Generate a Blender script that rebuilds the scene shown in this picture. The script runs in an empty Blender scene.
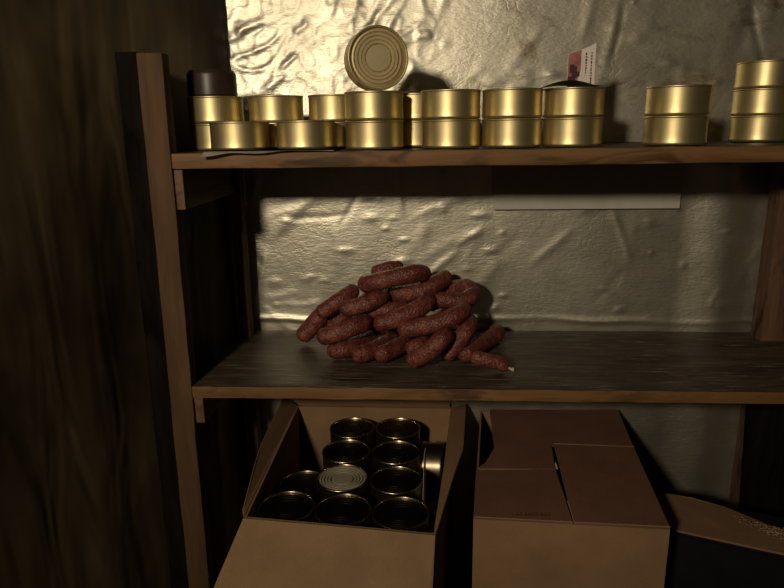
import bpy, bmesh, math, random
import numpy as np
from mathutils import Vector, Matrix, Euler
random.seed(7)
S = bpy.context.scene
COL = S.collection
PI = math.pi

# ------------------------------------------------------------------ helpers
def link(name, me, mats=None, parent=None):
    o = bpy.data.objects.new(name, me)
    COL.objects.link(o)
    if mats:
        if not isinstance(mats, (list, tuple)):
            mats = [mats]
        for m in mats:
            me.materials.append(m)
    if parent:
        o.parent = parent
    return o

def mesh_of(bm, name, smooth=None):
    me = bpy.data.meshes.new(name)
    bmesh.ops.recalc_face_normals(bm, faces=bm.faces)
    bm.to_mesh(me)
    bm.free()
    if smooth is not None:
        me.polygons.foreach_set('use_smooth', [True] * len(me.polygons))
        me.set_sharp_from_angle(angle=math.radians(smooth))
    return me

def obj(name, bm, mats, parent=None, smooth=None):
    return link(name, mesh_of(bm, name, smooth), mats, parent)

def tag(o, label, cat, group=None, kind=None):
    o['label'] = label
    o['category'] = cat
    if group:
        o['group'] = group
    if kind:
        o['kind'] = kind
    return o

def struct(o, label, cat):
    return tag(o, label, cat, kind='structure')

def empty(name, loc=(0, 0, 0), rot=(0, 0, 0)):
    o = bpy.data.objects.new(name, None)
    o.empty_display_size = .05
    COL.objects.link(o)
    o.location = loc
    o.rotation_euler = rot
    return o

def hexa(bm, pts, mat=0, bevel=0.0):
    """eight corners: bottom four then top four (same winding)"""
    vs = [bm.verts.new(p) for p in pts]
    fs = []
    for q in ((3, 2, 1, 0), (4, 5, 6, 7), (0, 1, 5, 4), (1, 2, 6, 5), (2, 3, 7, 6), (3, 0, 4, 7)):
        f = bm.faces.new([vs[i] for i in q])
        f.material_index = mat
        fs.append(f)
    if bevel:
        es = set()
        for f in fs:
            es.update(f.edges)
        bmesh.ops.bevel(bm, geom=list(es), offset=bevel, segments=2, affect='EDGES', profile=.6)
    return fs

def box(bm, x0, x1, y0, y1, z0, z1, bevel=0.0):
    return hexa(bm, [(x0, y0, z0), (x1, y0, z0), (x1, y1, z0), (x0, y1, z0),
                     (x0, y0, z1), (x1, y0, z1), (x1, y1, z1), (x0, y1, z1)], bevel=bevel)

def slab(bm, poly, thick, up=None):
    """a sheet of some thickness from a 3-D polygon (nearly planar)"""
    P = [Vector(p) for p in poly]
    n = Vector((0, 0, 0))
    for i in range(len(P)):
        n += P[i].cross(P[(i + 1) % len(P)])
    n.normalize()
    a = [bm.verts.new(p) for p in P]
    b = [bm.verts.new(p - n * thick) for p in P]
    bm.faces.new(a)
    bm.faces.new(list(reversed(b)))
    k = len(P)
    for i in range(k):
        j = (i + 1) % k
        bm.faces.new((a[j], a[i], b[i], b[j]))

def lathe(bm, prof, seg=56, cap0=True, cap1=True):
    rings = []
    for r, z in prof:
        if r < 1e-6:
            rings.append([bm.verts.new((0, 0, z))])
        else:
            rings.append([bm.verts.new((r * math.cos(2 * PI * k / seg), r * math.sin(2 * PI * k / seg), z)) for k in range(seg)])
    for a, b in zip(rings, rings[1:]):
        for k in range(seg):
            l = (k + 1) % seg
            if len(a) == 1 and len(b) > 1:
                bm.faces.new((a[0], b[l], b[k]))
            elif len(b) == 1 and len(a) > 1:
                bm.faces.new((a[k], a[l], b[0]))
            elif len(a) > 1:
                bm.faces.new((a[k], a[l], b[l], b[k]))

def roughen(bm, amp, scale=14.0, seed=0):
    """uneven hand-sawn surface: push vertices by smooth noise"""
    from mathutils import noise
    for v in bm.verts:
        p = v.co * scale + Vector((seed * 7.1, seed * 3.3, 0))
        v.co += noise.noise_vector(p) * amp

def plank(x0, x1, y0, y1, z0, z1, n=(1, 1, 1), bevel=.002, amp=.0012, seed=0, top_mat=None, shear=None):
    bm = bmesh.new()
    bmesh.ops.create_cube(bm, size=1)
    M = Matrix.Translation(((x0 + x1) / 2, (y0 + y1) / 2, (z0 + z1) / 2)) @ Matrix.Diagonal((x1 - x0, y1 - y0, z1 - z0, 1))
    bmesh.ops.transform(bm, matrix=M, verts=bm.verts)
    bmesh.ops.bevel(bm, geom=list(bm.edges), offset=bevel, segments=2, affect='EDGES', profile=.6)
    for axis, cuts in enumerate(n):
        lo = (x0, y0, z0)[axis]
        hi = (x1, y1, z1)[axis]
        no = [0, 0, 0]
        no[axis] = 1
        for k in range(1, cuts):
            c = [0, 0, 0]
            c[axis] = lo + (hi - lo) * k / cuts
            bmesh.ops.bisect_plane(bm, geom=list(bm.verts) + list(bm.edges) + list(bm.faces), plane_co=c, plane_no=no)
    roughen(bm, amp, seed=seed)
    if shear:
        for v in bm.verts:
            t = (v.co.z - z0) / (z1 - z0)
            v.co.x += shear * (1 - t)
    if top_mat is not None:
        bm.normal_update()
        bmesh.ops.recalc_face_normals(bm, faces=bm.faces)
        for f in bm.faces:
            if f.normal.z > .8:
                f.material_index = top_mat
    return bm

def catmull(P, n=9):
    P = [Vector(p) for p in P]
    P = [2 * P[0] - P[1]] + P + [2 * P[-1] - P[-2]]
    out = []
    for i in range(1, len(P) - 2):
        a, b, c, d = P[i - 1:i + 3]
        for k in range(n):
            t = k / n
            out.append(.5 * (2 * b + (c - a) * t + (2 * a - 5 * b + 4 * c - d) * t * t + (3 * b - a - 3 * c + d) * t ** 3))
    out.append(P[-2])
    return out

def tube(bm, path, rad, seg=18):
    """tube along a path with a radius per point"""
    k = len(path)
    t0 = (path[1] - path[0]).normalized()
    u = t0.cross(Vector((0, 0, 1)))
    if u.length < .1:
        u = t0.cross(Vector((0, 1, 0)))
    u.normalize()
    rings = []
    for i in range(k):
        t = (path[min(i + 1, k - 1)] - path[max(i - 1, 0)]).normalized()
        u = (u - t * u.dot(t)).normalized()
        w = t.cross(u)
        rings.append([bm.verts.new(path[i] + (u * math.cos(2 * PI * j / seg) + w * math.sin(2 * PI * j / seg)) * rad[i]) for j in range(seg)])
    for a, b in zip(rings, rings[1:]):
        for j in range(seg):
            l = (j + 1) % seg
            bm.faces.new((a[j], a[l], b[l], b[j]))
    bm.faces.new(list(reversed(rings[0])))
    bm.faces.new(rings[-1])

# ------------------------------------------------------------------ materials
def new_mat(name):
    m = bpy.data.materials.new(name)
    m.use_nodes = True
    nt = m.node_tree
    b = nt.nodes['Principled BSDF']
    return m, nt, b

def N(nt, kind, **kw):
    n = nt.nodes.new(kind)
    for k, v in kw.items():
        if k in n.inputs:
            n.inputs[k].default_value = v
        else:
            setattr(n, k, v)
    return n

def coords(nt, scale=(1, 1, 1), rot=(0, 0, 0)):
    tc = N(nt, 'ShaderNodeTexCoord')
    mp = N(nt, 'ShaderNodeMapping')
    mp.inputs['Scale'].default_value = scale
    mp.inputs['Rotation'].default_value = rot
    nt.links.new(tc.outputs['Object'], mp.inputs['Vector'])
    return mp.outputs['Vector']

def noise(nt, vec, scale, detail=6, rough=.6, dist=0.0):
    n = N(nt, 'ShaderNodeTexNoise')
    n.inputs['Scale'].default_value = scale
    n.inputs['Detail'].default_value = detail
    n.inputs['Roughness'].default_value = rough
    n.inputs['Distortion'].default_value = dist
    nt.links.new(vec, n.inputs['Vector'])
    return n.outputs['Fac']

def ramp(nt, fac, stops):
    r = N(nt, 'ShaderNodeValToRGB')
    e = r.color_ramp.elements
    while len(e) > 1:
        e.remove(e[-1])
    e[0].position, e[0].color = stops[0][0], tuple(stops[0][1]) + (1,)
    for p, c in stops[1:]:
        x = e.new(p)
        x.color = tuple(c) + (1,)
    nt.links.new(fac, r.inputs['Fac'])
    return r.outputs['Color']

def mixc(nt, a, b, fac, mode='MIX'):
    m = N(nt, 'ShaderNodeMix', data_type='RGBA', blend_type=mode)
    for sock, v in ((m.inputs[0], fac), (m.inputs[6], a), (m.inputs[7], b)):
        if hasattr(v, 'is_linked') or isinstance(v, bpy.types.NodeSocket):
            nt.links.new(v, sock)
        elif isinstance(v, (int, float)):
            sock.default_value = v
        else:
            sock.default_value = tuple(v) + (1,)
    return m.outputs[2]

def bump(nt, bsdf, height, strength, dist=.01, prev=None):
    b = N(nt, 'ShaderNodeBump')
    b.inputs['Strength'].default_value = strength
    b.inputs['Distance'].default_value = dist
    nt.links.new(height, b.inputs['Height'])
    if prev:
        nt.links.new(prev, b.inputs['Normal'])
    nt.links.new(b.outputs['Normal'], bsdf.inputs['Normal'])
    return b.outputs['Normal']

def wood(name, along, dark, mid, light, rough=.6, knots=True, spec=.3):
    m, nt, b = new_mat(name)
    sc = [9, 9, 9]
    sc['xyz'.index(along)] = .9
    v = coords(nt, sc)
    f = noise(nt, v, 5, 8, .65, .6)
    c = ramp(nt, f, [(.3, dark), (.5, mid), (.72, light)])
    if knots:
        v2 = coords(nt, [2.2 if k == along else 7 for k in 'xyz'])
        g = noise(nt, v2, 3.2, 3, .5, 1.0)
        k = ramp(nt, g, [(.56, (1, 1, 1)), (.68, (.3, .26, .24))])
        c = mixc(nt, c, k, .9, 'MULTIPLY')
    nt.links.new(c, b.inputs['Base Color'])
    b.inputs['Roughness'].default_value = rough
    b.inputs['Specular IOR Level'].default_value = spec
    bump(nt, b, f, .5, .004)
    return m

def metal(name, col, rough, bumpy=0.0, met=.92):
    m, nt, b = new_mat(name)
    b.inputs['Metallic'].default_value = met
    v = coords(nt, (60, 60, 4))
    f = noise(nt, v, 6, 4, .6)
    c = ramp(nt, f, [(.3, [x * .86 for x in col]), (.7, col)])
    nt.links.new(c, b.inputs['Base Color'])
    b.inputs['Roughness'].default_value = rough
    if bumpy:
        bump(nt, b, f, bumpy, .001)
    return m

def cardboard(name, a, bcol, rough=.75):
    m, nt, b = new_mat(name)
    v = coords(nt, (3, 3, 3))
    f = noise(nt, v, 4, 6, .6)
    c = ramp(nt, f, [(.3, a), (.7, bcol)])
    v2 = coords(nt, (160, 30, 160))
    g = noise(nt, v2, 3, 3, .6)
    c = mixc(nt, c, ramp(nt, g, [(.3, (.82, .8, .78)), (.7, (1, 1, 1))]), .7, 'MULTIPLY')
    nt.links.new(c, b.inputs['Base Color'])
    b.inputs['Roughness'].default_value = rough
    b.inputs['Specular IOR Level'].default_value = .2
    bump(nt, b, g, .12, .001)
    return m

def plain(name, col, rough=.6, spec=.3, var=.15):
    m, nt, b = new_mat(name)
    v = coords(nt, (8, 8, 8))
    f = noise(nt, v, 4, 5, .6)
    c = ramp(nt, f, [(.3, [x * (1 - var) for x in col]), (.7, [min(1, x * (1 + var)) for x in col])])
    nt.links.new(c, b.inputs['Base Color'])
    b.inputs['Roughness'].default_value = rough
    b.inputs['Specular IOR Level'].default_value = spec
    return m

# silvery insulation foil of the back wall
def foil_mat():
    m, nt, b = new_mat('silver_foil')
    v = coords(nt)
    big = noise(nt, coords(nt, (2.2, 2.2, 2.2)), 2.0, 5, .6, .4)
    c = ramp(nt, big, [(.3, (.47, .43, .325)), (.55, (.56, .52, .405)), (.75, (.62, .58, .46))])
    dirt = noise(nt, coords(nt, (1.6, 1.6, 3.2), (0, .5, 0)), 5.0, 8, .72, .5)
    d = ramp(nt, dirt, [(.57, (1, 1, 1)), (.70, (.45, .36, .28))])
    hgt = N(nt, 'ShaderNodeSeparateXYZ')
    nt.links.new(v, hgt.inputs[0])
    mr = N(nt, 'ShaderNodeMapRange')                      # grime sits on the upper half of the foil
    nt.links.new(hgt.outputs['Z'], mr.inputs['Value'])
    for k, q in (('From Min', 1.35), ('From Max', 1.5), ('To Min', .18), ('To Max', .85)):
        mr.inputs[k].default_value = q
    c = mixc(nt, c, d, mr.outputs['Result'], 'MULTIPLY')
    nt.links.new(c, b.inputs['Base Color'])
    b.inputs['Metallic'].default_value = .90
    rr = ramp(nt, noise(nt, v, 6, 6, .65), [(.35, (.38,) * 3), (.65, (.47,) * 3)])
    nt.links.new(rr, b.inputs['Roughness'])
    # crinkles of several sizes; sharp creases from ridged noise
    f1 = noise(nt, coords(nt, (3, 3, 2.4), (0, .5, 0)), 3.2, 3, .5, .3)
    r1 = N(nt, 'ShaderNodeMath', operation='SUBTRACT')
    nt.links.new(f1, r1.inputs[0]); r1.inputs[1].default_value = .5
    a1 = N(nt, 'ShaderNodeMath', operation='ABSOLUTE')
    nt.links.new(r1.outputs[0], a1.inputs[0])
    n1 = bump(nt, b, a1.outputs[0], .12, .012)
    f2 = noise(nt, coords(nt, (8, 8, 30)), 4.0, 5, .65, .2)
    n2 = bump(nt, b, f2, .10, .006, n1)
    f4 = noise(nt, coords(nt, (1, 1, 1.6), (0, .6, 0)), 26, 3, .5, .6)
    s4 = N(nt, 'ShaderNodeMath', operation='SUBTRACT')
    nt.links.new(f4, s4.inputs[0]); s4.inputs[1].default_value = .5
    a4 = N(nt, 'ShaderNodeMath', operation='ABSOLUTE')
    nt.links.new(s4.outputs[0], a4.inputs[0])
    p4 = N(nt, 'ShaderNodeMath', operation='MINIMUM')
    nt.links.new(a4.outputs[0], p4.inputs[0]); p4.inputs[1].default_value = .06
    gate = noise(nt, coords(nt), 5, 2, .5)
    gr = ramp(nt, gate, [(.48, (0, 0, 0)), (.62, (1, 1, 1))])
    gm = N(nt, 'ShaderNodeMath', operation='MULTIPLY')
    nt.links.new(p4.outputs[0], gm.inputs[0]); nt.links.new(gr, gm.inputs[1])
    n2 = bump(nt, b, gm.outputs[0], .22, .012, n2)
    f3 = noise(nt, coords(nt, (.35, 1, 1)), 260, 3, .6)
    bump(nt, b, f3, .22, .002, n2)
    return m

# dark glossy film of the left wall
def film_mat():
    m, nt, b = new_mat('dark_film')
    f = noise(nt, coords(nt, (2.2, 2.2, 1.1)), 2.6, 4, .5, .4)
    c = ramp(nt, f, [(.32, (.028, .019, .011)), (.52, (.068, .048, .025)), (.70, (.135, .098, .050))])
    nt.links.new(c, b.inputs['Base Color'])
    b.inputs['Roughness'].default_value = .42
    b.inputs['Specular IOR Level'].default_value = .35
    g = noise(nt, coords(nt, (4, 4, .9)), 3.0, 2, .4, .6)
    bump(nt, b, g, .45, .03)
    return m

def casing_mat():
    m, nt, b = new_mat('smoked_casing')
    f = noise(nt, coords(nt, (30, 30, 30)), 2.0, 6, .7, .3)
    c = ramp(nt, f, [(.3, (.060, .014, .011)), (.5, (.135, .034, .024)), (.7, (.235, .076, .046))])
    fat = N(nt, 'ShaderNodeTexVoronoi')
    fat.inputs['Scale'].default_value = 260
    nt.links.new(coords(nt), fat.inputs['Vector'])
    c = mixc(nt, c, ramp(nt, fat.outputs['Distance'], [(.15, (1.5, 1.25, 1.1)), (.6, (.75, .7, .7))]), .55, 'MULTIPLY')
    nt.links.new(c, b.inputs['Base Color'])
    b.inputs['Roughness'].default_value = .42
    b.inputs['Specular IOR Level'].default_value = .4
    n1 = bump(nt, b, fat.outputs['Distance'], .5, .003)
    w = noise(nt, coords(nt, (1, 1, 1)), 90, 4, .6)
    bump(nt, b, w, .6, .005, n1)
    return m

M_FOIL = foil_mat()
M_FILM = film_mat()
M_EDGE = wood('raw_shelf_wood', 'x', (.085, .040, .013), (.15, .073, .023), (.22, .108, .034))
def worn_top():
    m = wood('worn_shelf_top', 'x', (.030, .020, .013), (.056, .040, .026), (.095, .072, .05), .5, True, .3)
    nt = m.node_tree
    b = nt.nodes['Principled BSDF']
    base = b.inputs['Base Color'].links[0].from_socket
    s = noise(nt, coords(nt, (5, 60, 60)), 3.0, 6, .7, .4)
    m2 = ramp(nt, s, [(.54, (0, 0, 0)), (.64, (1, 1, 1))])
    g = noise(nt, coords(nt, (5, 5, 5)), 2.0, 3, .5)
    gate = ramp(nt, g, [(.40, (.15,) * 3), (.62, (.9,) * 3)])
    f = mixc(nt, m2, gate, 1.0, 'MULTIPLY')
    nt.links.new(mixc(nt, base, (.26, .22, .165), f), b.inputs['Base Color'])
    return m
M_TOP = worn_top()
M_POST = wood('post_wood', 'z', (.048, .024, .009), (.075, .038, .014), (.105, .054, .020), .75, False)
M_CLEAT = wood('cleat_wood', 'y', (.06, .03, .016), (.12, .062, .03), (.18, .09, .045))
M_DARKFILL = wood('dark_fill', 'z', (.004, .003, .003), (.007, .005, .004), (.012, .009, .007), .9, True, .05)  # near-black colour shared by the added strip and the added backing
M_REAR = wood('rear_post_wood', 'z', (.05, .026, .014), (.10, .052, .028), (.15, .08, .04), .7)
M_GOLD = metal('gold_lacquer', (.60, .49, .245), .43)
M_GOLDLID = metal('gold_lid', (.70, .59, .34), .52)
M_STEEL = metal('dull_tin', (.26, .21, .14), .34, met=1)
M_STEELLID = metal('dull_tin_lid', (.13, .105, .07), .36, met=1)
M_RIM = metal('bright_seam', (.62, .52, .34), .26, met=1)
M_PALELID = plain('chalky_lid', (.30, .265, .18), .5, .4)
M_DARKCAN = plain('dark_brown_lacquer', (.030, .018, .012), .4, .4)
M_CARD = cardboard('brown_cardboard', (.205, .122, .060), (.26, .158, .080))
M_RAW = plain('raw_cardboard_edge', (.30, .19, .12), .8, .2)
M_CARD2 = cardboard('reddish_cardboard', (.140, .066, .040), (.18, .087, .052))
M_CARDIN = cardboard('cardboard_inside', (.19, .108, .056), (.24, .14, .074))
M_CASING = casing_mat()
M_STRING = plain('string', (.40, .33, .22), .8)
M_WHITE = plain('white_board', (.46, .42, .34), .5, .3, .05)
M_PAPER = plain('grey_paper', (.72, .69, .60), .45, .4, .06)
M_BLACKFILM = plain('black_film', (.012, .011, .010), .4, .5)
M_PINK = plain('pink_print', (.30, .11, .10), .6, .3, .5)
M_INK = plain('dark_ink', (.05, .02, .02), .7)
M_LEAF = plain('leaflet_white', (.60, .52, .44), .6, .3, .08)
M_CRATE = plain('black_crate', (.006, .005, .006), .8, .15)
M_GRAIN = plain('grain', (.20, .13, .08), .6, .3, .5)
M_FLOOR = plain('dark_floor', (.04, .03, .022), .8)
M_CEIL = plain('ceiling_board', (.10, .075, .05), .8)
M_WALLR = plain('dim_wall', (.10, .08, .055), .7)

# ------------------------------------------------------------------ the setting
bm = bmesh.new(); box(bm, -1.45, 1.35, -1.7, 1.47, -.06, 0)
struct(obj('floor', bm, M_FLOOR), 'dark floor of the storeroom', 'floor')
bm = bmesh.new(); box(bm, -1.45, 1.35, -1.7, 1.47, 2.30, 2.36)
struct(obj('ceiling', bm, M_CEIL), 'low board ceiling of the storeroom', 'ceiling')
bm = bmesh.new(); box(bm, 1.30, 1.36, -1.7, 1.47, 0, 2.30)
struct(obj('wall_right', bm, M_WALLR), 'dim right wall of the storeroom', 'wall')

def foil_wall():
    xs = np.arange(-.46, 1.3001, .0042)
    zs = np.arange(0.0, 2.3001, .0042)
    X, Z = np.meshgrid(xs, zs)
    H = np.zeros_like(X)
    rng = np.random.default_rng(4)
    def ridge(x0, z0, x1, z1, w, a):
        dx, dz = x1 - x0, z1 - z0
        L = math.hypot(dx, dz)
        t = ((X - x0) * dx + (Z - z0) * dz) / (L * L)
        bend = .12 * L * np.sin(t * 3.1 + x0 * 9)
        d = ((X - x0) * dz - (Z - z0) * dx) / L + bend * (t > 0) * (t < 1) * .3
        fade = np.clip(t * 4, 0, 1) * np.clip((1 - t) * 4, 0, 1)
        return a * np.exp(-(d / w) ** 2) * fade
    # crumpled folds, dense beside the left corner, sparser to the right
    for i in range(150):
        u = rng.random()
        x0 = -.42 + (u ** 1.7) * 1.3
        z0 = 1.05 + rng.random() * .95
        left = x0 < -.02 and z0 > 1.38
        L = rng.uniform(.03, .12) if left else rng.uniform(.04, .20)
        an = rng.normal(math.radians(62), .5) if rng.random() < .75 else rng.normal(0.1, .3)
        a = rng.uniform(.0008, .0032) if left else rng.uniform(.0004, .0014)
        w = rng.uniform(.005, .012) if left else rng.uniform(.006, .016)
        H += ridge(x0, z0, x0 + L * math.cos(an), z0 + L * math.sin(an), w, a * rng.choice([-1, 1, 1]))
    # little dents
    for i in range(140):
        x0 = rng.uniform(-.4, .75); z0 = rng.uniform(1.02, 1.85)
        w = rng.uniform(.004, .009); a = rng.uniform(.0006, .0018)
        sx = rng.uniform(1, 3)
        H += a * np.exp(-(((X - x0) / (w * sx)) ** 2 + ((Z - z0) / w) ** 2))
    # wavy lap of the foil just over the middle shelf
    lap = 1.022 + .004 * np.sin(X * 9) + .002 * np.sin(X * 31)
    H += .0045 * np.exp(-((Z - lap) / .006) ** 2) * (.65 + .35 * np.sin(X * 17 + 1))
    # the film bellies out towards the right, then drops back to the wall
    def sst(a, b, v):
        t = np.clip((v - a) / (b - a), 0, 1)
        return t * t * (3 - 2 * t)
    H += .012 * sst(.535, .63, X) * (1 - sst(.63, .70, X)) * (1 - sst(1.36, 1.42, Z))
    # crumpled zone beside the left corner
    from mathutils import noise as nz
    sel = np.argwhere((X < .06) & (Z > 1.40) & (Z < 1.95))
    for a, c in sel:
        x, z = X[a, c], Z[a, c]
        u, v = x * .80 + z * .60, z * .80 - x * .60      # folds run mostly up to the right
        wob = nz.noise(Vector((x * 7, z * 7, 8)))
        p = Vector((u * 9, v * 24 + wob * 1.2, 1))
        r = 1 - abs(nz.noise(p)) * 2.6
        r2 = 1 - abs(nz.noise(Vector((x * 33, z * 27, 4 + wob)))) * 2.6
        r3 = nz.noise(Vector((x * 11, z * 9, 15)))
        f = min(1, (.06 - x) / .15) * min(1, (z - 1.40) / .05)
        gate = max(0, min(1, .55 + 1.3 * nz.noise(Vector((x * 6, z * 6, 21)))))
        H[a, c] += f * (gate * .0034 * max(0, r) ** 2.2 + .0012 * max(0, r2) ** 2 + .0030 * r3)
    Y = 1.418 - H
    n, k = X.shape
    V = np.stack([X, Y, Z], -1).reshape(-1, 3)
    idx = np.arange(n * k).reshape(n, k)
    F = np.stack([idx[:-1, :-1], idx[:-1, 1:], idx[1:, 1:], idx[1:, :-1]], -1).reshape(-1, 4)
    me = bpy.data.meshes.new('wall_back')
    me.from_pydata(V.tolist(), [], F.tolist())
    me.polygons.foreach_set('use_smooth', [True] * len(me.polygons))
    o = link('wall_back', me, M_FOIL)
    md = o.modifiers.new('thickness', 'SOLIDIFY')
    md.thickness = .045
    md.offset = -1
    return o
struct(foil_wall(), 'back wall covered with crinkled silvery foil', 'wall')

def film_wall():
    """left wall runs out from the back corner towards the viewer"""
    bm = bmesh.new()
    x0, y0 = -.424, 1.43
    x1, y1 = -1.42, -1.70
    nu, nv = 150, 120
    L = Vector((x1 - x0, y1 - y0, 0)); ln = L.length
    nrm = Vector((-(y1 - y0), x1 - x0, 0)).normalized()
    from mathutils import noise as nz
    g = []
    for i in range(nu + 1):
        row = []
        for j in range(nv + 1):
            s = i / nu; z = 2.30 * j / nv
            p = Vector((x0, y0, z)) + L * s
            h = nz.noise(Vector((s * ln * 5.5, z * .9, 3))) * .006 + nz.noise(Vector((s * ln * 16, z * 2.0, 9))) * .002
            h *= min(1, s * 14)
            row.append(bm.verts.new(p + nrm * h))
        g.append(row)
    for i in range(nu):
        for j in range(nv):
            bm.faces.new((g[i][j], g[i + 1][j], g[i + 1][j + 1], g[i][j + 1]))
    me = mesh_of(bm, 'wall_left')
    me.polygons.foreach_set('use_smooth', [True] * len(me.polygons))
    o = link('wall_left', me, M_FILM)
    # thickness grows away from the room
    bm2 = bmesh.new(); bm2.from_mesh(me)
    bm2.normal_update()
    avg = sum((f.normal for f in bm2.faces), Vector())
    bm2.free()
    md = o.modifiers.new('thickness', 'SOLIDIFY'); md.thickness = .03
    md.offset = 1 if avg.x < 0 else -1
    return o
struct(film_wall(), 'left wall lined with dark brown glossy film', 'wall')

# ------------------------------------------------------------------ shelving rack
UP, LO, BT = 1.415, .998, .46          # heights of the shelf tops
rack = tag(empty('shelving_rack', (0, 1.07, 0)), 'rough wooden shelving rack holding the cans and sausages, boxes beneath', 'shelf')
def rk(name, bm, mats):
    o = obj(name, bm, mats, rack, smooth=35)
    o.matrix_parent_inverse = rack.matrix_world.inverted()
    o.location = (0, 0, 0)
    return o
rack.location = (0, 0, 0)
rk('shelf_board', plank(-.4345, .80, 1.066, 1.412, UP - .026, UP, (60, 14, 1), .003, .0014, 1, 1), [M_EDGE, M_TOP])
rk('shelf_board', plank(-.4405, .80, 1.068, 1.412, LO - .023, LO, (60, 14, 1), .003, .0014, 2, 1), [M_EDGE, M_TOP])
rk('shelf_board', plank(-.43, .84, .86, 1.405, BT - .024, BT, (30, 8, 1), .003, .001, 3, 1), [M_EDGE, M_TOP])
rk('post', plank(-.476, -.4335, 1.066, 1.096, 0, 1.574, (2, 2, 60), .003, .0016, 4, shear=-.016), M_POST)
rk('post', plank(-.431, -.407, 1.350, 1.380, 0, 1.388, (1, 1, 30), .002, .001, 5, shear=-.004), M_REAR)
rk('post', plank(.701, .770, 1.345, 1.392, 0, 1.388, (1, 1, 30), .003, .0015, 6), M_REAR)
rk('post', plank(.802, .850, 1.070, 1.112, 0, 1.60, (1, 1, 40), .003, .0015, 7), M_POST)
rk('cleat', plank(-.4345, -.4195, 1.070, 1.350, UP - .094, UP - .027, (1, 12, 3), .002, .001, 8), M_CLEAT)
rk('cleat', plank(-.4390, -.4225, 1.072, 1.345, LO - .075, LO - .024, (1, 12, 3), .002, .001, 9), M_CLEAT)
rk('cleat', plank(.7985, .801, 1.075, 1.345, UP - .094, UP - .027, (1, 8, 3), .0004, 0, 10), M_CLEAT)

tag(obj('dark_strip', plank(-.520, -.4785, 1.084, 1.104, 0, 1.578, (2, 1, 40), .003, .0012, 11, shear=-.017), M_DARKFILL, smooth=35),  # added strip; its near-black colour stands in for the dark band beside the post
    'narrow near-black upright strip added left of the front shelf post', 'plank')

bm = bmesh.new(); box(bm, .132, .527, 1.4015, 1.4075, 1.276, 1.386, .0012)
tag(obj('white_panel', bm, M_WHITE), 'pale rectangular panel on the foil wall just under the top shelf', 'panel')

# ------------------------------------------------------------------ gold cans
R = .0511; H = .0470
def can_meshes(prefix):
    b = bmesh.new()
    lathe(b, [(0, .0035), (.030, .0035), (.034, .0025), (.043, .0025), (.0460, .0006), (.0482, .0004), (.0497, .0020),
              (.0504, .0036), (.0505, .0046), (.0504, .0058), (.05015, .0080), (.04995, .0110), (.04980, .0150), (.04975, .0215), (.04975, .0300), (.0498, .0400),
              (.0499, .0440), (.0500, .0468)])
    body = mesh_of(b, prefix + 'body', 38)
    b = bmesh.new()
    # rolled seam
    prof = []
    for k in range(9):
        a = -PI * .5 + 2 * PI * k / 8 * .5
        prof.append((.0500 + .0009 * math.cos(a), .0489 + .0016 * math.sin(a)))
    lathe(b, [(.0497, .0465)] + prof + [(.0488, .0505), (.0478, .0502), (.0472, .0490), (.0470, .0466)])
    rim = mesh_of(b, prefix + 'rim', 40)
    b = bmesh.new()
    def groove(r, z, w=.0013, d=.0042):
        return [(r + w, z), (r + w * .55, z - d * .9), (r, z - d), (r - w * .55, z - d * .9), (r - w, z)]
    lathe(b, [(.0471, .0466), (.0464, .0440), (.0452, .0440), (.0444, .0470)] + groove(.0405, .0474) + groove(.0345, .0473)
          + groove(.0285, .0472, .0010, .0030) + groove(.0220, .0470, .0014, .0044) + [(.0190, .0470), (.008, .0471), (0, .0471)])
    lid = mesh_of(b, prefix + 'lid', 42)
    for me in (body, rim, lid):
        for v in me.vertices:
            v.co.z *= H / .0505
    return body, rim, lid
BODY, RIM, LID = can_meshes('can_')
def make_can(name, label, group, mats, loc, rot=(0, 0, 0)):
    t = tag(empty(name, loc, rot), label, 'can', group)
    for nm, me, mt in (('body', BODY, mats[0]), ('rim', RIM, mats[1]), ('lid', LID, mats[2])):
        me = me.copy()
        link(nm, me, mt, t)
    return t
def dup(root, label, loc, rot=(0, 0, 0)):
    r = root.copy()
    COL.objects.link(r)
    r.location = loc; r.rotation_euler = rot; r['label'] = label
    for ch in root.children:
        c = ch.copy(); COL.objects.link(c); c.parent = r
    return r

GOLD = None
def gold(x, y, level, label, rot=None, z=None):
    global GOLD
    zz = UP + .0012 + level * (H + .0004) if z is None else z
    rr = rot or (0, 0, random.uniform(0, 6.28))
    jit = (random.uniform(-.001, .001), random.uniform(-.001, .001)) if level else (0, 0)
    loc = (x + jit[0], y + jit[1], zz)
    if GOLD is None:
        GOLD = make_can('gold_can', label, 'gold tin cans on the top shelf', (M_GOLD, M_GOLD, M_GOLDLID), loc, rr)
        return GOLD
    return dup(GOLD, label, loc, rr)

gold(-.399, 1.208, 0, 'gold can at the bottom of the leftmost stack, half hidden behind the leftmost single can')
gold(-.399, 1.208, 1, 'gold can under the dark brown can in the leftmost stack')
gold(-.333, 1.126, 0, 'leftmost single gold can at the shelf front, on the grey sheet', z=UP + .0032)
gold(-.289, 1.222, 0, 'lower gold can of the stack behind and between the two single front cans')
gold(-.289, 1.222, 1, 'upper gold can of the stack behind and between the two single front cans')
gold(-.217, 1.128, 0, 'single gold can at the shelf front just left of the stack with the upright can', z=UP + .0032)
gold(-.178, 1.224, 0, 'lower gold can of the stack half hidden behind the stack with the upright can')
gold(-.178, 1.224, 1, 'upper gold can of the stack half hidden behind the stack with the upright can')
gold(-.100, 1.140, 0, 'bottom gold can of the stack that carries the upright can')
gold(-.100, 1.140, 1, 'gold can directly beneath the upright can on its edge')
gold(-.030, 1.232, 0, 'lower gold can seen through the narrow gap right of the upright can stack')
gold(-.030, 1.232, 1, 'upper gold can seen through the narrow gap right of the upright can stack')
gold(.032, 1.140, 0, 'lower gold can of the first two-can stack right of the upright can')
gold(.032, 1.140, 1, 'upper gold can of the first two-can stack right of the upright can')
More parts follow.
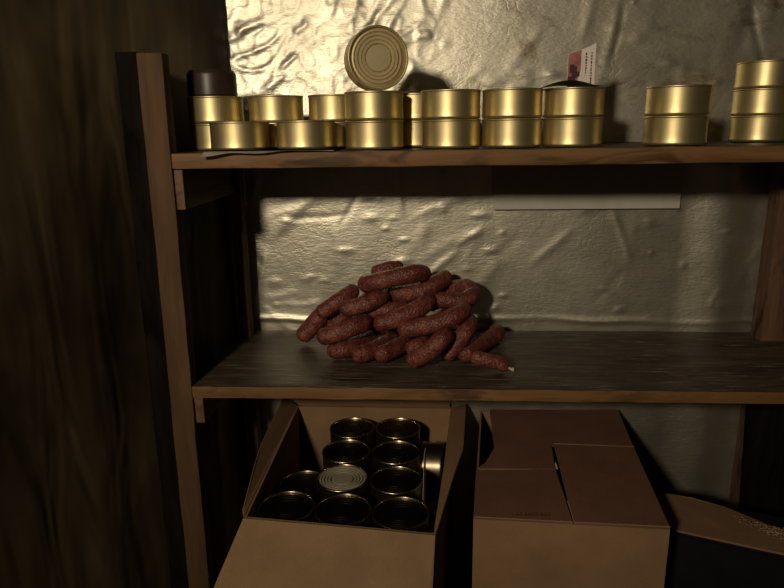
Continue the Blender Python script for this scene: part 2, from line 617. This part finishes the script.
gold(.1355, 1.140, 0, 'lower gold can of the stack just left of the one with the leaflet')
gold(.1355, 1.140, 1, 'upper gold can of the stack just left of the one with the leaflet')
gold(.2385, 1.148, 0, 'bottom gold can of the stack under the pink leaflet')
gold(.2385, 1.148, 1, 'gold can under the black film and pink leaflet')
gold(.408, 1.140, 0, 'lower gold can of the isolated two-can stack towards the right')
gold(.408, 1.140, 1, 'upper gold can of the isolated two-can stack towards the right')
gold(.614, 1.285, 0, 'bottom gold can of the three-can stack at the right edge')
gold(.614, 1.285, 1, 'middle gold can of the three-can stack at the right edge')
gold(.614, 1.285, 2, 'top gold can of the three-can stack at the right edge')
# the can standing on its edge, lid towards the viewer
zc = UP + .0012 + 2 * (H + .0004) + R + .0004
yaw = math.radians(17)
ax = Vector((math.sin(yaw), -math.cos(yaw), .0)).normalized()
q = ax.to_track_quat('Z', 'Y')
gold(0, 0, 0, 'gold can standing upright on its edge with its ringed lid facing out', rot=q.to_euler())
up = bpy.data.objects['gold_can.%03d' % 23]
up.location = Vector((-.088, 1.112, zc)) - ax * H

# dark can on top of the leftmost stack
bm = bmesh.new()
lathe(bm, [(0, .002), (.040, .002), (.0425, 0), (.0440, .002), (.0440, .036), (.0432, .040), (.0405, .0435)], 48)
dk = tag(empty('dark_can', (-.402, 1.208, UP + .0016 + 2 * (H + .0004))), 'dark brown can on top of the leftmost gold stack', 'can')
obj('body', bm, M_DARKCAN, dk, 35)
bm = bmesh.new()
lathe(bm, [(.0405, .0434), (.0400, .0446), (.0385, .0448), (.0375, .0425), (.020, .0420), (0, .0420)], 48)
obj('lid', bm, M_DARKCAN, dk, 35)

# thin sheet under the two single cans, sticking out over the edge
def wavy_sheet(name, x0, x1, y0, y1, z, mat, droop=.0, seed=0, nx=40, ny=14, th=.0008, skew=0):
    bm = bmesh.new()
    from mathutils import noise as nz
    g = []
    for i in range(nx + 1):
        row = []
        for j in range(ny + 1):
            u, v = i / nx, j / ny
            x = x0 + (x1 - x0) * u; y = y0 + (y1 - y0) * v + skew * u * (1 - v)
            over = max(0.0, 1.066 - y)
            dz = -droop * over * (1 + .8 * math.sin(u * 5 + 1)) + max(0, over) * .25 * nz.noise(Vector((x * 20, y * 20, seed)))
            row.append(bm.verts.new((x, y, z + dz)))
        g.append(row)
    for i in range(nx):
        for j in range(ny):
            bm.faces.new((g[i][j], g[i + 1][j], g[i + 1][j + 1], g[i][j + 1]))
    r = bmesh.ops.solidify(bm, geom=list(bm.faces), thickness=th)
    return obj(name, bm, mat, smooth=40)
tag(wavy_sheet('paper_sheet', -.378, -.160, 1.046, 1.150, UP + .0022, M_PAPER, .16, 3, skew=.012),
    'thin grey sheet under the two single cans, overhanging the shelf edge', 'sheet')

# black film draped on the stack, and the torn leaflet standing on it
zt = UP + .0012 + 2 * (H + .0004)
bm = bmesh.new()
g = []
for i in range(15):
    row = []
    for j in range(9):
        u, v = i / 14, j / 8
        x = .180 + .092 * u; y = 1.092 + .075 * v
        z = zt + .0012 + .0085 * math.sin(min(1, u * 1.15) * PI) * (.75 + .25 * math.cos(v * 3)) * (1 if u < .87 else .4)
        row.append(bm.verts.new((x, y, z)))
    g.append(row)
for i in range(14):
    for j in range(8):
        bm.faces.new((g[i][j], g[i + 1][j], g[i + 1][j + 1], g[i][j + 1]))
bmesh.ops.solidify(bm, geom=list(bm.faces), thickness=.0009)
tag(obj('black_film', bm, M_BLACKFILM, smooth=40), 'crumpled black film lying on the can stack under the pink leaflet', 'film')

lf = tag(empty('leaflet', (.254, 1.178, zt + .0006)), 'small torn pink and white printed leaflet standing on a can stack', 'leaflet')
bm = bmesh.new()
slab(bm, [(-.022, 0, 0), (.0005, -.002, 0), (.0225, -.007, 0), (.0225, -.007, .0735), (.012, -.005, .068), (.0005, -.002, .064), (-.010, -.001, .061), (-.022, 0, .057)], -.0007)
obj('page', bm, M_LEAF, lf)
bm = bmesh.new()
slab(bm, [(-.0216, -.0012, .003), (-.0005, -.0030, .003), (-.0005, -.0030, .0635), (-.010, -.0022, .0605), (-.0216, -.0012, .0565)], -.0004)
obj('picture', bm, M_PINK, lf)
bm = bmesh.new()
rr = random.Random(5)
for k in range(9):
    x = rr.uniform(-.019, -.006); z = rr.uniform(.006, .034)
    w = rr.uniform(.002, .005); h = rr.uniform(.003, .009)
    y = -.0019 - (x + .0216) / .0211 * .0018
    hexa(bm, [(x - w, y - .0004, z - h), (x + w, y - .0009, z - h), (x + w, y + .0002, z - h), (x - w, y + .0002, z - h),
              (x - w * .6, y - .0004, z + h), (x + w * .8, y - .0009, z + h), (x + w, y + .0002, z + h), (x - w, y + .0002, z + h)])
obj('dark_print', bm, M_INK, lf)
bm = bmesh.new()
for cx in (.008, .0165):
    z = .008
    while z < .058:
        h = rr.uniform(.002, .005)
        y = -.002 - (cx - .0005) / .022 * .005 - .0007
        w = .0012
        box(bm, cx - w, cx + w, y - .0004, y + .0004, z, z + h)
        z += h + rr.uniform(.0008, .002)
obj('text_lines', bm, M_INK, lf)

# ------------------------------------------------------------------ sausages
SAUS = [
    (0.0141, [(0.080, 1.153, 1.028), (0.102, 1.149, 1.023), (0.125, 1.149, 1.018), (0.134, 1.148, 1.014)], 'short sausage stub with a tied end at the front right of the pile'),
    (0.0180, [(-0.038, 1.161, 1.018), (-0.013, 1.152, 1.034), (0.008, 1.152, 1.052), (0.021, 1.162, 1.064), (0.027, 1.187, 1.058)], 'steep sausage in the bottom row, just left of the two steepest upright ones at right'),
    (0.0180, [(-0.102, 1.188, 1.018), (-0.080, 1.217, 1.018), (-0.060, 1.255, 1.018), (-0.053, 1.281, 1.018)], 'sausage at the centre front of the bottom row, before the small gap piece'),
    (0.0184, [(-0.146, 1.191, 1.018), (-0.128, 1.203, 1.018), (-0.101, 1.246, 1.018), (-0.081, 1.292, 1.018)], 'second sausage from the left in the bottom row'),
    (0.0184, [(-0.200, 1.214, 1.018), (-0.176, 1.220, 1.018), (-0.150, 1.258, 1.018), (-0.128, 1.298, 1.018)], 'leftmost sausage of the bottom row, touching the shelf'),
    (0.0180, [(0.030, 1.196, 1.018), (0.045, 1.196, 1.035), (0.061, 1.204, 1.055), (0.071, 1.221, 1.068), (0.075, 1.251, 1.069)], 'steepest sausage near the right end of the bottom row'),
    (0.0180, [(0.063, 1.191, 1.018), (0.084, 1.227, 1.018), (0.112, 1.277, 1.018), (0.136, 1.305, 1.024), (0.139, 1.335, 1.021)], 'rightmost sausage of the bottom row, behind the tied stub'),
    (0.0157, [(-0.041, 1.190, 1.030), (-0.028, 1.194, 1.035), (-0.016, 1.210, 1.038)], 'small sausage end showing in the gap at the centre of the bottom row'),
    (0.0183, [(-0.057, 1.198, 1.067), (-0.027, 1.196, 1.073), (0.016, 1.198, 1.083), (0.049, 1.208, 1.095), (0.064, 1.243, 1.097)], 'long sausage at the right of the second row, over the steep ones'),
    (0.0183, [(-0.105, 1.214, 1.074), (-0.079, 1.214, 1.082), (-0.044, 1.222, 1.094), (-0.016, 1.239, 1.106), (-0.008, 1.264, 1.108)], 'sausage lying diagonally in the middle of the pile'),
    (0.0186, [(-0.217, 1.206, 1.049), (-0.195, 1.206, 1.055), (-0.163, 1.211, 1.066), (-0.141, 1.231, 1.068), (-0.137, 1.266, 1.062)], 'sausage at the left of the second row, above the leftmost bottom one'),
    (0.0162, [(-0.136, 1.281, 1.079), (-0.108, 1.271, 1.084), (-0.079, 1.275, 1.087), (-0.059, 1.291, 1.089)], 'sausage partly hidden behind the diagonal one in the pile middle'),
    (0.0180, [(-0.175, 1.245, 1.096), (-0.156, 1.245, 1.100), (-0.128, 1.250, 1.109), (-0.109, 1.265, 1.114), (-0.103, 1.295, 1.108)], 'sausage under the left end of the topmost sausage'),
    (0.0176, [(-0.004, 1.289, 1.094), (0.018, 1.279, 1.106), (0.049, 1.279, 1.104), (0.074, 1.291, 1.105), (0.086, 1.314, 1.112), (0.074, 1.334, 1.120), (0.050, 1.349, 1.114), (0.033, 1.359, 1.105)], 'sausage curled into a loop at the upper right of the pile'),
    (0.0183, [(-0.087, 1.312, 1.110), (-0.063, 1.302, 1.113), (-0.025, 1.302, 1.119), (0.010, 1.316, 1.133), (0.030, 1.342, 1.140)], 'sausage just under and right of the topmost one'),
    (0.0186, [(-0.140, 1.275, 1.141), (-0.116, 1.265, 1.147), (-0.071, 1.265, 1.158), (-0.033, 1.275, 1.164), (-0.017, 1.310, 1.154)], 'topmost front sausage of the pile'),
    (0.0141, [(-0.122, 1.315, 1.157), (-0.093, 1.315, 1.166), (-0.068, 1.325, 1.166)], 'sausage peeking out behind the topmost one'),
    (0.0196, [(-0.277, 1.306, 1.020), (-0.263, 1.308, 1.035), (-0.242, 1.314, 1.058), (-0.228, 1.328, 1.072)], 'sausage sloping down at the far left end of the pile, tip on the shelf'),
    (0.0167, [(-0.213, 1.305, 1.038), (-0.195, 1.305, 1.059), (-0.175, 1.305, 1.079), (-0.161, 1.305, 1.090)], 'sausage glimpsed in the dark gap between the far left one and the pile'),
    (0.0162, [(-0.173, 1.311, 1.016), (-0.143, 1.314, 1.027), (-0.112, 1.314, 1.036), (-0.082, 1.314, 1.041)], 'sausage glimpsed deep in the pile just above the leftmost bottom ones'),
    (0.0172, [(-0.229, 1.270, 1.082), (-0.209, 1.270, 1.095), (-0.185, 1.280, 1.110), (-0.164, 1.300, 1.122)], 'sausage sloping up behind the far left one'),
]
def sausage(r, P, label):
    path = catmull(P, 9)
    # carry the rounded ends a little past the control points
    d0 = (path[0] - path[1]).normalized(); d1 = (path[-1] - path[-2]).normalized()
    ext = [.25, .5, .7, .85, .95, 1.0]
    path = path[2:-2] if len(path) > 14 else path
    head = [path[0] + d0 * r * .95 * e for e in reversed(ext)]
    tail = [path[-1] + d1 * r * .95 * e for e in ext]
    for p in head + path + tail:
        if p.z < LO + r * .9 and p.z > LO - .02:
            pass
    full = head + path + tail
    n = len(full)
    rad = []
    for i, p in enumerate(full):
        if i < 6:
            e = ext[5 - i]; rad.append(r * math.sqrt(max(.02, 1 - e * e)))
        elif i >= n - 6:
            e = ext[i - (n - 6)]; rad.append(r * math.sqrt(max(.02, 1 - e * e)))
        else:
            rad.append(r * (.95 + .05 * math.sin(PI * (i - 6) / (n - 13)) + .015 * math.sin(i * .9 + P[0][0] * 90)))
    org = Vector((sum(p.x for p in path) / len(path), sum(p.y for p in path) / len(path), min(p.z for p in path) - r))
    bm = bmesh.new()
    tube(bm, [p - org for p in full], rad)
    o = obj('sausage', bm, M_CASING, smooth=60)
    o.location = org
    tag(o, label, 'sausage', 'pile of smoked sausages on the middle shelf')
    return o, full, org
for i, (r, P, label) in enumerate(SAUS):
    o, full, org = sausage(r, P, label)
    if i == 0:
        # tied tip with string of the stub at the front right
        e = full[-1]; d = (full[-1] - full[-8]).normalized()
        bm = bmesh.new()
        pts = [e - d * .001 - org, e + d * .004 - org, e + d * .007 - org, e + d * .011 + Vector((0, 0, .002)) - org]
        tube(bm, pts, [.0032, .0022, .0036, .0042], 10)
        obj('tied_end', bm, M_STRING, o, smooth=50)
    if i == 13:
        pts = [Vector((.083, 1.298, 1.1265)), Vector((.078, 1.290, 1.1275)), Vector((.071, 1.284, 1.1262)), Vector((.066, 1.276, 1.1245))]
        bm = bmesh.new()
        tube(bm, [p - org for p in pts], [.0013, .0016, .0016, .0012], 8)
        obj('string', bm, M_STRING, o, smooth=50)

# ------------------------------------------------------------------ open box with cans
TH = .004
ob = tag(empty('open_box', (-.15, 1.15, BT)), 'open cardboard box filled with cans, flaps spread, beneath the middle shelf', 'box')
def lp(parent, p):
    return Vector(p) - parent.location
FL, FR, BR, BL = (-.320, .944), (.006, .910), (.052, 1.400), (-.322, 1.402)
ZB, ZT = BT + .0015, .810
def shell(FL, FR, BR, BL, z0, z1, t, base):
    bm = bmesh.new()
    cs = [Vector((p[0], p[1], 0)) for p in (FL, FR, BR, BL)]
    cen = sum(cs, Vector()) / 4
    inn = [p + (cen - p).normalized() * t * 1.5 for p in cs]
    def wall(a, b, c, d):
        hexa(bm, [(a.x, a.y, z0), (b.x, b.y, z0), (c.x, c.y, z0), (d.x, d.y, z0),
                  (a.x, a.y, z1), (b.x, b.y, z1), (c.x, c.y, z1), (d.x, d.y, z1)])
    for i in range(4):
        j = (i + 1) % 4
        wall(cs[i], cs[j], inn[j], inn[i])
    hexa(bm, [(p.x, p.y, z0) for p in inn] + [(p.x, p.y, z0 + t) for p in inn])
    bmesh.ops.translate(bm, verts=bm.verts, vec=-Vector(base))
    return bm
obj('body', shell(FL, FR, BR, BL, ZB, ZT, TH, ob.location), M_CARD, ob)
def flap(parent, poly, mat, name='flap', th=.0035):
    bm = bmesh.new()
    slab(bm, [lp(parent, p) for p in poly], th)
    bmesh.ops.bevel(bm, geom=list(bm.edges), offset=.0006, segments=1, affect='EDGES')
    return obj(name, bm, mat, parent)
flap(ob, [(-.320, .943, .811), (.006, .909, .811), (.001, .862, .735), (-.015, .822, .640), (-.392, .842, .640), (-.352, .886, .735)], M_CARD, 'front_flap')
flap(ob, [(.006, .911, .811), (.022, .99, .815), (.041, 1.08, .822), (.062, 1.168, .828), (.064, 1.186, .826), (.080, 1.398, .822), (.044, 1.400, .811)], M_CARDIN, 'side_flap')
flap(ob, [(-.320, .946, .811), (-.322, 1.400, .811), (-.352, 1.398, .836), (-.346, 1.175, .834), (-.340, 1.10, .830), (-.327, .965, .814)], M_CARDIN, 'side_flap')
flap(ob, [(.042, 1.4005, .811), (.046, 1.404, .905), (-.325, 1.406, .905), (-.320, 1.4025, .811)], M_CARDIN, 'back_flap')

TIN = None
def tin(x, y, ztop, label, rot=None, mats=None):
    global TIN
    loc = (x, y, ztop - H)
    rot = rot or (0, 0, random.uniform(0, 6.28))
    if mats:
        return make_can('tin_can', label, 'tin cans in the open cardboard box', mats, loc, rot)
    if TIN is None:
        TIN = make_can('tin_can', label, 'tin cans in the open cardboard box', (M_STEEL, M_RIM, M_STEELLID), loc, rot)
        return TIN
    return dup(TIN, label, loc, rot)
ZC = .795
tin(-.261, 1.006, ZC, 'dark-lidded can in the front left corner of the open box')
tin(-.158, 1.001, ZC, 'dark-lidded can in the front row of the open box, in front of the pale-lidded can')
tin(-.055, .995, ZC, 'dark-lidded can in the front right corner of the open box')
tin(-.174, 1.108, ZC, 'pale-lidded can in the open box, the only light lid among the dark ones', None, (M_STEEL, M_RIM, M_PALELID))
tin(-.069, 1.104, ZC, 'dark-lidded can right of the pale-lidded can in the open box')
tin(-.180, 1.214, ZC, 'dark-lidded can directly behind the pale-lidded can in the open box')
tin(-.075, 1.212, ZC, 'dark-lidded can right of the one behind the pale-lidded can in the open box')
tin(-.181, 1.322, ZC, 'left can of the rearmost row in the open box')
tin(-.077, 1.324, ZC, 'right can of the rearmost row in the open box')
tin(-.262, 1.160, ZC - .046, 'sunken can in the shaded left side of the open box')
# the can turned on its side against the right wall of the box
tin(0, 0, ZC, 'can turned on its side against the right wall of the open box')
sd = [o for o in bpy.data.objects if o.name.startswith('tin_can') and o.get('label', '').startswith('can turned')][0]
ax2 = Vector((-1, .092, .0)).normalized()
sd.rotation_euler = ax2.to_track_quat('Z', 'Y').to_euler()
sd.location = Vector((.002, 1.262, .736)) - ax2 * H * .5
bm = bmesh.new()
slab(bm, [(-.0165, 1.035, .780), (-.0150, 1.040, .735), (-.0125, 1.075, .740), (-.0115, 1.120, .795), (-.0120, 1.135, .846), (-.0145, 1.118, .842)], .0006)
tag(obj('paper_slip', bm, M_WHITE), 'white slip of paper stuck between the cans at the right of the open box', 'paper')

# ------------------------------------------------------------------ closed box
cb = tag(empty('closed_box', (.25, 1.17, BT)), 'closed brown cardboard box with interleaved top flaps, right of the open box', 'box')
gFL, gFR, gBR, gBL = (.070, .957), (.388, .940), (.430, 1.396), (.113, 1.388)
obj('body', shell(gFL, gFR, gBR, gBL, ZB, .8095, TH, cb.location), M_CARD, cb)
flap(cb, [(.070, .957, .8135), (.2335, .948, .8135), (.2365, 1.118, .8145), (.085, 1.116, .8135)], M_CARD2, 'top_flap')
flap(cb, [(.2345, .947, .8140), (.388, .940, .8140), (.410, 1.208, .8155), (.2500, 1.216, .8180)], M_CARD2, 'top_flap')
flap(cb, [(.086, 1.1175, .8135), (.2362, 1.1195, .8140), (.2450, 1.216, .8140), (.4105, 1.21, .8140), (.430, 1.396, .8125), (.134, 1.388, .8125), (.128, 1.200, .8130), (.105, 1.140, .8132)], M_CARD2, 'top_flap')
# pale raw cardboard showing along the cut edges of the flaps
def strip(p, q, w, z):
    p, q = Vector((p[0], p[1], z)), Vector((q[0], q[1], z))
    n = Vector((-(q - p).y, (q - p).x, 0)).normalized() * w
    bm = bmesh.new()
    slab(bm, [p - cb.location, q - cb.location, q + n - cb.location, p + n - cb.location], .0005)
    obj('raw_edge', bm, M_RAW, cb)
strip((.2500, 1.213), (.4095, 1.205), .0028, .8184)
strip((.088, 1.1135), (.195, 1.1150), .0022, .8142)
strip((.0715, .9572), (.2335, .9485), .0018, .8138)
strip((.2350, .9475), (.3880, .9405), .0018, .8145)
strip((.2362, 1.010), (.2350, .949), .0014, .8144)
# faint stamped print on the left flap near the front edge
bm = bmesh.new()
rr = random.Random(9)
x = .137
while x < .200:
    w = rr.uniform(.003, .006)
    yb = .9645 + rr.uniform(-.0005, .0005)
    n = rr.choice([1, 2, 2])
    for k in range(n):
        box(bm, x + k * w * .55, x + k * w * .55 + .0012, yb, yb + rr.uniform(.004, .0075), .8136, .8140)
    box(bm, x, x + w * .8, yb + rr.choice([0, .003, .006]), yb + rr.choice([0, .003, .006]) + .0014, .8136, .8140) if False else None
    x += w + .0022
bmesh.ops.translate(bm, verts=bm.verts, vec=-cb.location)
obj('stamped_print', bm, M_INK, cb)
bm = bmesh.new()
slab(bm, [(.2355, 1.112, .8185), (.2395, 1.112, .8185), (.2400, 1.126, .8187), (.2385, 1.139, .8190), (.2365, 1.128, .8187)], .0005)
bmesh.ops.translate(bm, verts=bm.verts, vec=-cb.location)
obj('glint_sliver', bm, M_WHITE, cb)  # white sliver added for the bright glint at the flap gap

# ------------------------------------------------------------------ black crate, cardboard sheet and spilled grain
bc = tag(empty('black_crate', (.62, 1.08, BT)), 'black crate right of the closed box, topped by a loose cardboard sheet', 'crate')
cFL, cFR, cBR, cBL = (.425, 1.052), (.790, .918), (.792, 1.05), (.436, 1.180)
obj('body', shell(cFL, cFR, cBR, cBL, ZB, .726, .006, bc.location), M_CRATE, bc)
bm = bmesh.new()
hexa(bm, [(p[0], p[1], .7265) for p in (cFL, cFR, cBR, cBL)] + [(p[0], p[1], .733) for p in (cFL, cFR, cBR, cBL)], bevel=.0015)
bmesh.ops.translate(bm, verts=bm.verts, vec=-bc.location)
obj('lid', bm, M_CRATE, bc)
bm = bmesh.new()
top = [(.432, 1.050), (.560, 1.000), (.788, .915), (.789, .975), (.66, 1.035), (.62, 1.062), (.562, 1.122), (.510, 1.150), (.470, 1.164), (.436, 1.168)]
slab(bm, [(p[0], p[1], .7385 + .001 * math.sin(p[0] * 40)) for p in top], .004)
tag(obj('cardboard_sheet', bm, M_CARDIN), 'loose torn cardboard sheet lying on the black crate', 'cardboard')
bm = bmesh.new()
rr = random.Random(3)
A, B, C3 = Vector((.560, 1.085, 0)), Vector((.640, .985, 0)), Vector((.700, 1.012, 0))
for k in range(320):
    a, b = rr.random(), rr.random()
    if a + b > 1: a, b = 1 - a, 1 - b
    p = A + (B - A) * a * .9 + (C3 - A) * b
    p += Vector((rr.gauss(0, .004), rr.gauss(0, .004), 0))
    s = rr.uniform(.0012, .0024)
    m = Matrix.Translation((p.x, p.y, .7405 + s * .6 + rr.random() * .002)) @ Euler((0, 0, rr.random() * 6)).to_matrix().to_4x4() @ Matrix.Diagonal((s * 1.5, s, s * .8, 1))
    bmesh.ops.create_icosphere(bm, subdivisions=1, radius=1, matrix=m)
tag(obj('grain', bm, M_GRAIN, smooth=60), 'small dark grains spilled on the cardboard sheet', 'grain', kind='stuff')

tag(obj('dark_backing', plank(.676, .80, 1.318, 1.336, BT + .001, .968, (2, 1, 16), .002, .001, 12, shear=.03), M_DARKFILL, smooth=35),  # added piece whose near-black colour darkens the space behind the crate
    'near-black backing added behind the crate under the middle shelf', 'board')

# ------------------------------------------------------------------ light and camera
def lamp(name, loc, power, col, rad, aim):
    l = bpy.data.lights.new(name, 'SPOT')
    l.spot_size = math.radians(84); l.spot_blend = 1.0
    l.energy = power; l.color = col; l.shadow_soft_size = rad
    o = bpy.data.objects.new(name, l); COL.objects.link(o); o.location = loc
    o.rotation_euler = (Vector(aim) - Vector(loc)).to_track_quat('-Z', 'Y').to_euler()
    return o
lamp('hanging_lamp', (-.68, -1.0, 1.96), 112, (1.0, .86, .66), .08, (.02, 1.4, 1.50))

w = bpy.data.worlds.new('dark_room')
S.world = w
w.use_nodes = True
w.node_tree.nodes['Background'].inputs['Color'].default_value = (.9, .62, .45, 1)
w.node_tree.nodes['Background'].inputs['Strength'].default_value = .026

cam = bpy.data.cameras.new('camera')
cam.sensor_width = 36; cam.lens = 36 * 640 / 784
cam.clip_start = .02
co = bpy.data.objects.new('camera', cam); COL.objects.link(co)
rot = Matrix.Rotation(math.radians(3.7), 4, 'Z') @ Matrix.Rotation(math.radians(90 - 14.5), 4, 'X') @ Matrix.Rotation(math.radians(-.87), 4, 'Z')
co.matrix_world = Matrix.Translation((0, 0, 1.45)) @ rot
S.camera = co
S.view_settings.view_transform = 'Standard'
S.view_settings.look = 'None'
S.view_settings.gamma = 1
S.view_settings.use_curve_mapping = False
S.view_settings.exposure = 0
